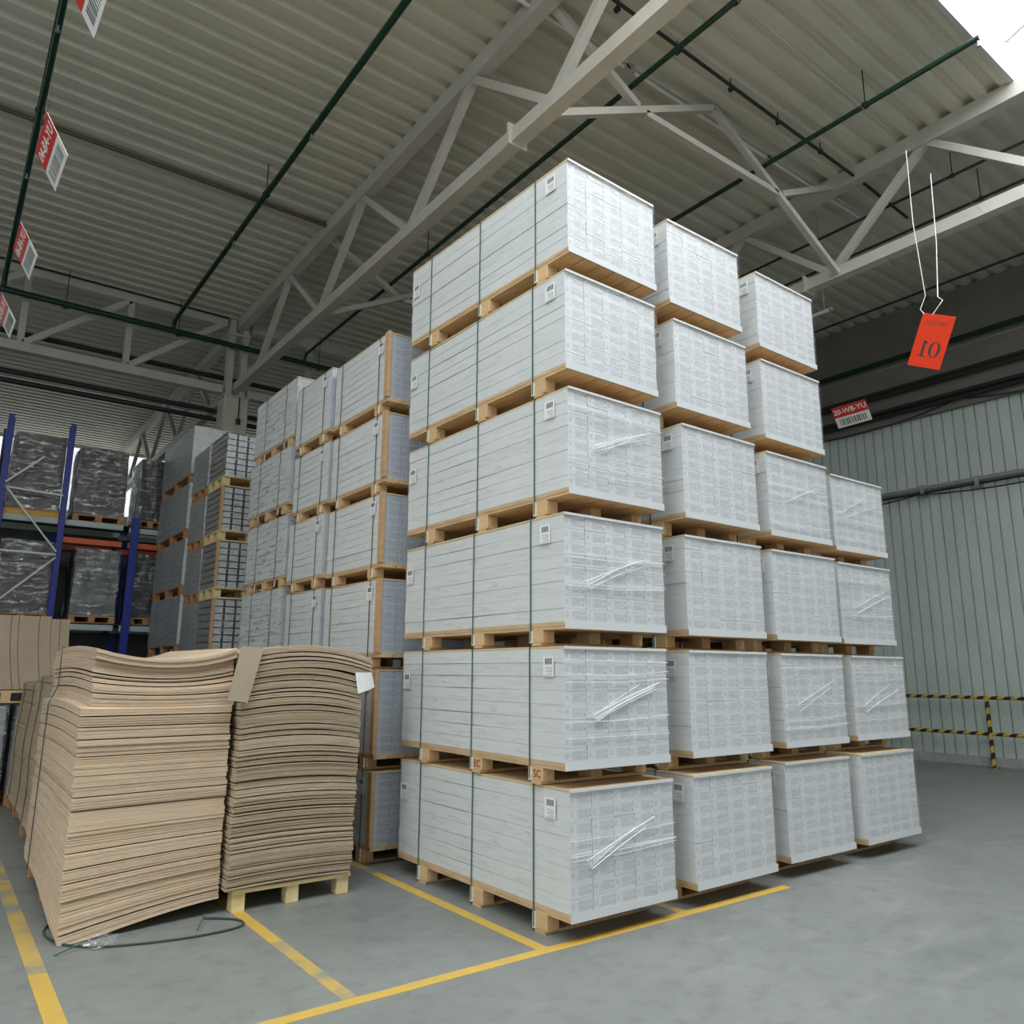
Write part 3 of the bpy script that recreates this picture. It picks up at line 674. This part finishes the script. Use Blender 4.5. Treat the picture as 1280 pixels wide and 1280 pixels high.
# ------------------------------------------------------------------ cardboard stacks
def sheet_stack(x0, y0, W, L, z0, z1, zfun, xfun, label, mat, nb, seed, gaps, facemat, tmin=.022, legs=True, palmat='yellowwood', straps=(), inset=.10):
    rr = random.Random(seed)
    t = thing('cardboard_stack', (x0, y0, 0), label, 'cardboard stack', 'strapped stacks of flat cardboard')
    # pallet
    mb = MB(); mb.box(.02, .03, z0 - .03, W - .02, L - .03, z0 - .005)
    build('pallet_deck', mb, M[palmat], t)
    for yb in (inset, L / 2 + .1, L - .1):
        for xb in (.07, W / 2, W - .07):
            mb = MB(); mb.box(xb - .045, yb - .05, .0, xb + .045, yb + .05, z0 - .031, b=.003); build('pallet_block', mb, M[palmat], t)
    ths = [rr.uniform(.5, 1.6) for _ in range(nb)]; tot = sum(ths); z = z0
    nx, ny = 9, 5
    for k in range(nb):
        th = (z1 - z0) * ths[k] / tot; mb = MB(); n = max(2, int(th / .007)); st = th / n
        ox, oy = rr.uniform(-.006, .006), rr.uniform(-.008, .008)
        gap = .3 * st if rr.random() > (gaps if k < nb * .78 else min(1, gaps + .5)) else min(.5 * th, rr.uniform(.006, .016) * (1 if k < nb * .78 else 1.4))
        tilt = rr.uniform(-.006, .006)
        for j in range(n):
            za = z + j * st; zb = za + st * .80
            if j == n - 1: zb = z + th - gap
            if zb - za < .002: continue
            sx, sy = ox + rr.uniform(-.003, .003), oy + rr.uniform(-.004, .004)
            vs = []
            for zz_ in (za, zb):
                q = (zz_ - z0) / (z1 - z0)
                for jj in range(ny + 1):
                    for ii in range(nx + 1):
                        uu, vv = ii / nx, jj / ny; a, b = xfun(q, uu, vv)
                        vs.append((uu * W + sx + a, vv * L + sy + b, max(.004 + .5 * (zz_ - z0) * .02, zz_ + zfun(q, uu, vv) + tilt * (uu - .5) * 0)))
            N = (nx + 1) * (ny + 1); I = lambda l, i, jx: l * N + jx * (nx + 1) + i
            fs = []
            for jj in range(ny):
                for ii in range(nx):
                    fs.append((I(1, ii, jj), I(1, ii + 1, jj), I(1, ii + 1, jj + 1), I(1, ii, jj + 1))); fs.append((I(0, ii, jj), I(0, ii, jj + 1), I(0, ii + 1, jj + 1), I(0, ii + 1, jj)))
            for ii in range(nx): fs += [(I(0, ii, 0), I(0, ii + 1, 0), I(1, ii + 1, 0), I(1, ii, 0)), (I(0, ii + 1, ny), I(0, ii, ny), I(1, ii, ny), I(1, ii + 1, ny))]
            for jj in range(ny): fs += [(I(0, 0, jj + 1), I(0, 0, jj), I(1, 0, jj), I(1, 0, jj + 1)), (I(0, nx, jj), I(0, nx, jj + 1), I(1, nx, jj + 1), I(1, nx, jj))]
            mb.add(vs, fs)
        build('sheet_bundle', mb, mat, t); z += th
    for ys in straps:
        mb = MB(); pts = []
        for k in range(13):
            q = k / 12; a, b = xfun(q, 0, ys / L); pts.append((a - .012, ys, max(.06, z0 + (z1 - z0) * q + zfun(q, 0, ys / L))))
        pts.append((xfun(1, .2, ys / L)[0] + .2 * W, ys, z1 + zfun(1, .2, ys / L) + .012)); pts.append((xfun(1, .5, ys / L)[0] + .5 * W, ys, z1 + zfun(1, .5, ys / L) + .012))
        mb.tube(pts, .004, 5); build('strap', mb, M['strapdark'], t)
    return t
# front left stack: corners curl up at the top, front-left droops to the floor
def zA1(q, u, v):
    f = max(0, 1 - v * 1.6)
    droop = -.125 * (1 - q) ** 5 * (1 - u) ** 1.5 * f * 1.0 - .03 * (1 - q) ** 3 * f
    curl = .07 * max(0, q - .75) / .25 * ((2 * u - 1) ** 2 - .45) + .02 * max(0, q - .8) * (u ** 6) * 5
    side = .03 * math.sin(PI * v) * q * (1 - u) - .02 * (1 - v) * max(0, q - .5)
    return droop + curl + side
def xA1(q, u, v):
    s = .055 * (1 if q > .775 else 0) + .03 * (q if q < .775 else .775) ; s -= .02 * q
    fy = -.10 * (1 - q) ** 2 * (1 - u) * max(0, 1 - v * 2) + (.02 if q > .775 else 0) + (.05 * (1 - v) if .86 < q < .955 else 0)
    return (s * (1 - .75 * u) - .012, fy)
sheet_stack(-2.46, 1.86, .95, 1.95, .13, 1.72, zA1, xA1, 'tall stack of brown cardboard sheets at front left, sagging onto the floor', M['card'], 30, 5, .3, None, palmat='oldwood', straps=(1.5,), inset=.5)
def zB1(q, u, v): return .075 * q ** 2.5 * (1 - (2 * (u * .92 + .0) - 1) ** 2) * 1.0 - .05 * q * u ** 3 - .012 * (1 - q) * (2 * u - 1) ** 2 + .01
def xB1(q, u, v): return (.02 * q * 1.0 - .035 + (.10 if q > .90 else .02) * q * u * .9 + .004 * math.sin(q * 23), .005 * math.sin(q * 31 + 1))
sheet_stack(-1.46, 1.78, .90, 1.9, .15, 1.72, zB1, xB1, 'stack of brown cardboard sheets with bowed top, on a pallet right of the sagging one', M['cardgrey'], 46, 8, .75, None)
def z0f(q, u, v): return .02 * math.sin(PI * v) * q
def x0f(q, u, v): return (.03 * q + .01 * math.sin(q * 9), 0)
sheet_stack(-2.36, 3.95, .95, 1.7, .15, 1.52, z0f, x0f, 'lower cardboard stack directly behind the sagging front stack', M['cardgrey'], 16, 15, .4, None, palmat='oldwood', straps=(.4, 1.3))
sheet_stack(-2.33, 5.8, .95, 1.7, .15, 1.44, z0f, x0f, 'furthest low cardboard stack at the left edge', M['cardgrey'], 14, 16, .4, None, palmat='oldwood', straps=(.4, 1.3))
# details on the stacks
t = thing('cardboard_strip', (-1.58, 1.72, 1.40), 'flat grey cardboard strip leaning between the two front cardboard stacks', 'cardboard strip')
mb = MB(); mb.add([(-.02, 0, 0), (.12, 0, -.02), (.22, .03, .36), (.06, .03, .37), (-.02, .006, 0), (.12, .006, -.02), (.22, .036, .36), (.06, .036, .37)], [(0, 1, 2, 3), (7, 6, 5, 4), (0, 4, 5, 1), (1, 5, 6, 2), (2, 6, 7, 3), (3, 7, 4, 0)])
build('strip', mb, M['cardface'], t)
t = thing('paper_tag', (-.635, 1.775, 1.60), 'white square paper tag stuck on the corner of the bowed cardboard stack', 'paper tag')
mb = MB(); n = 5; vs = []
for j in range(n):
    for i in range(n):
        u, v_ = i / 4, j / 4; vs.append((.0 + .13 * u + .025 * v_ * 0 + .03 * (1 - v_), -.03 * math.sin(u * 2.5) - .01, -.17 + .16 * v_ + .05 * u * (1 - v_)))
mb.add(vs, [(j * n + i, j * n + i + 1, (j + 1) * n + i + 1, (j + 1) * n + i) for j in range(4) for i in range(4)]); o = build('paper', mb, M['paper'], t)
o.modifiers.new('thickness', 'SOLIDIFY').thickness = .001
# loop of strapping and crumpled film on the floor
t = thing('strapping_loop', (-2.0, 1.75, .006), 'dark green plastic strapping looped on the floor under the sagging cardboard', 'plastic strap')
P = [(-2.30, 2.35), (-2.46, 2.22), (-2.50, 2.02), (-2.44, 1.78), (-2.30, 1.62), (-2.1, 1.53), (-1.85, 1.47), (-1.62, 1.46), (-1.47, 1.50), (-1.44, 1.60), (-1.50, 1.70), (-1.62, 1.80)]
def smooth(P, k=4):
    out = []
    for i in range(len(P) - 1):
        p0, p1, p2, p3 = P[max(0, i - 1)], P[i], P[i + 1], P[min(len(P) - 1, i + 2)]
        for s in range(k):
            q = s / k; out.append(tuple(.5 * ((2 * p1[d]) + (-p0[d] + p2[d]) * q + (2 * p0[d] - 5 * p1[d] + 4 * p2[d] - p3[d]) * q * q + (-p0[d] + 3 * p1[d] - 3 * p2[d] + p3[d]) * q ** 3) for d in range(len(p1))))
    return out + [P[-1]]
mb = MB(); mb.tube([(a + 2.0, b - 1.75, .004) for a, b in smooth(P)], .0065, 6); build('strap_loop', mb, M['strapdark'], t)
mb = MB(); mb.tube([(-.5, -.16, .004), (-.36, -.12, .03)], .005, 5); mb.tube([(.28, -.17, .004), (.36, -.03, .05)], .005, 5); build('strap_end', mb, M['strap'], t)
bm = bmesh.new(); bmesh.ops.create_icosphere(bm, subdivisions=3, radius=.06); rr = random.Random(3)
for q in bm.verts: q.co *= rr.uniform(.6, 1.2); q.co.x *= 1.5; q.co.z = max(q.co.z * .7, -.03)
me = bpy.data.meshes.new('crumpled_film'); bm.to_mesh(me); bm.free(); me.materials.append(M['filmheavy'])
tag(link('crumpled_film', me, None, (-2.26, 1.62, .035)), 'small crumpled ball of clear film by the strapping loop', 'plastic film')

# tall bundle of folded cardboard on a wrapped load, far left
t = thing('cardboard_bundle', (-2.95, 7.6, 1.36), 'bundle of upright bent cardboard sheets standing at the left edge', 'cardboard bundle')
x = 0.0; rr = random.Random(9)
for k, w in enumerate((.26, .20, .08, .22, .13, .10, .11)):
    mb = MB(); vs = []; nz = 10
    for j in range(nz + 1):
        q = j / nz; bend = .10 * (1 - q) ** 2; h = .90 - (.03 if k > 4 else 0)
        for yy in (0, .9): vs += [(x + bend, yy + .02 * q, q * h), (x + w - .006 + bend, yy + .02 * q, q * h)]
    fs = []
    for j in range(nz):
        a = j * 4; fs += [(a, a + 1, a + 5, a + 4), (a + 3, a + 2, a + 6, a + 7), (a + 2, a, a + 4, a + 6), (a + 1, a + 3, a + 7, a + 5)]
    a = nz * 4; fs.append((a, a + 1, a + 3, a + 2)); mb.add(vs, fs); build('folded_sheets', mb, M['cardface'], t); x += w
def wrapped(x, y, z0, W, L, H, label, mat, cat='wrapped goods', group=None, seed=1, pal=True, name='wrapped_goods', fm='filmdark', palmat='oldwood'):
    t = thing(name, (x, y, z0), label, cat, group); rr = random.Random(seed); p = .13 if pal else 0
    if pal:
        mb = MB(); mb.box(0, 0, .105, W, L, .128); mb.box(0, 0, 0, W, .1, .015); mb.box(0, L - .1, 0, W, L, .015)
        for xb in (.05, W / 2, W - .05):
            for yb in (.05, L / 2, L - .05): mb.box(xb - .05, yb - .05, .015, xb + .05, yb + .05, .105)
        build('pallet', mb, M[palmat], t)
    # lumpy goods block
    bm = bmesh.new(); bmesh.ops.create_cube(bm, size=1); bmesh.ops.subdivide_edges(bm, edges=bm.edges[:], cuts=7, use_grid_fill=True)
    for q in bm.verts:
        c = q.co.copy(); k = 1 - .05 * max(0, c.z + .2) ** 2
        q.co = Vector((W / 2 + c.x * (W - .03) * k + rr.uniform(-.008, .008), L / 2 + c.y * (L - .03) * k + rr.uniform(-.008, .008), p + .005 + (c.z + .5) * (H - p - .02)))
    me = bpy.data.meshes.new('goods'); bm.to_mesh(me); bm.free(); me.materials.append(M[mat]); link('goods', me, t)
    link('stretch_film', film_mesh(W, L, H - p, M[fm], amp=.03, off=.008, seed=seed), t, (0, 0, p))
    return t
wrapped(-3.35, 7.6, 0, .95, 1.1, 1.18, 'grey film wrapped pallet at the left edge below the bent cardboard', 'greywrap', seed=4, fm='filmheavy')
t = thing('wooden_pallet', (-3.35, 7.6, 1.20), 'wooden pallet between the wrapped goods and the upright cardboard bundle', 'pallet')
mb = MB(); mb.box(0, 0, .12, 1.9, 1.1, .15); mb.box(0, 0, 0, 1.9, .1, .02)
build('deck', mb, M['wood'], t)
for xb in (.05, .5, .9, 1.4, 1.85):
    mb = MB(); mb.box(xb - .05, 0, .02, xb + .05, .12, .12); build('block', mb, M['wood'], t)
wrapped(-2.33, 7.66, 0, .95, 1.05, 1.18, 'film wrapped pallet second from the left edge below the bent cardboard', 'greywrap', seed=6, fm='filmheavy')

# ------------------------------------------------------------------ blue pallet rack
RY = 11.6
t = thing('pallet_rack', (-2.60, RY, 0), 'blue steel pallet rack with zigzag end bracing at the far left', 'pallet rack')
for x, h in ((0, 5.93), (.93, 5.93), (2.12, 4.35), (3.1, 4.35)):
    for yy in (0, 1.1):
        mb = MB(); w = .05 if x < 1.5 else .065; mb.box(x - w, yy - .04, 0, x + w, yy + .04, h, b=.006); mb.box(x - .08, yy - .07, 0, x + .08, yy + .07, .01); build('upright', mb, M['blue'], t)
for a, b in (((.03, -.05, 4.66), (.90, -.05, 3.60)), ((.90, -.05, 3.50), (.03, -.05, 2.60)), ((.03, -.05, 2.52), (.90, -.05, 1.5)), ((.03, -.05, 4.72), (.55, -.05, 5.25)), ((.03, -.05, 4.64), (.90, -.05, 4.60)), ((.03, -.05, 3.56), (.90, -.05, 3.55)), ((.03, -.05, 5.88), (.90, -.05, 5.88))):
    mb = MB(); mb.bar(a, b, .028); build('brace', mb, M['galv'], t)
for x0_, x1_, z, mt_, lab in ((-.9, 1.98, 4.15, M['rackgrey'], 'grey beam'), (.93, 1.98, 3.84, M['rackorange'], 'orange beam'), (1.98, 3.1, 3.84, M['rackorange'], 'orange beam'), (1.98, 3.1, 4.12, M['rackgrey'], 'grey beam'), (.93, 1.98, 2.33, M['rackgrey'], 'grey beam'), (1.98, 3.1, 2.33, M['rackgrey'], 'grey beam'), (-.9, .93, 2.33, M['rackgrey'], 'grey beam')):
    for yy in (.06, 1.04):
        mb = MB(); mb.box(x0_ + .05, yy - .02, z - .05, x1_ - .05, yy + .02, z + .05, b=.004); o = build('beam', mb, mt_, t); o['label'] = lab
mb = MB(); mb.box(-.9, .05, 4.201, .88, .10, 4.30); build('beam_guard', mb, M['rackyellow'], t)['label'] = 'yellow edge board'
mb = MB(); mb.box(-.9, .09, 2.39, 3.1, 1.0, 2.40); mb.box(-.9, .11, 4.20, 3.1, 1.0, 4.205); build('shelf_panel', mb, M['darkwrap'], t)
mb = MB(); mb.box(-.9, 1.1, 0, 3.1, 1.12, 4.12); build('dark_gap_sheet', mb, M['darkwrap'], t)  # dark sheet added so the gaps between shelves read as black shade
gw = 'wrapped goods on the blue rack'
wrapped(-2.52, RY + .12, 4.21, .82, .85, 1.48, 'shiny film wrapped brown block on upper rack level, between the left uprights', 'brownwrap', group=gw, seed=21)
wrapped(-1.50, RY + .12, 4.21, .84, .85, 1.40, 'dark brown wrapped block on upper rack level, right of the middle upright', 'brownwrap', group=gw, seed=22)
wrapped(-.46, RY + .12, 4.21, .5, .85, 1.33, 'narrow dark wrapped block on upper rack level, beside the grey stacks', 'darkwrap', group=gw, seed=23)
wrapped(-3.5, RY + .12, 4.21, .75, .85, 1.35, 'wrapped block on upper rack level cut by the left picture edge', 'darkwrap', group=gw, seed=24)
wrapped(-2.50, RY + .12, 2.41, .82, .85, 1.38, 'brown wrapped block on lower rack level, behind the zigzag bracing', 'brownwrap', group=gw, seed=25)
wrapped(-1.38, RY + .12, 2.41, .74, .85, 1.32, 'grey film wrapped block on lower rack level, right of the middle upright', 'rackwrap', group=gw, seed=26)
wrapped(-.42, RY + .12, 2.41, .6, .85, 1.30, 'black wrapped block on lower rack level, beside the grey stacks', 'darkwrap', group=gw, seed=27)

# ------------------------------------------------------------------ world and view
w = bpy.data.worlds.new('world'); SC.world = w; w.use_nodes = True
w.node_tree.nodes['Background'].inputs[0].default_value = (.85, .92, 1, 1); w.node_tree.nodes['Background'].inputs[1].default_value = .5
SC.view_settings.view_transform = 'Standard'; SC.view_settings.look = 'None'; SC.view_settings.gamma = 1; SC.view_settings.exposure = 0.0
SC.view_settings.use_curve_mapping = False
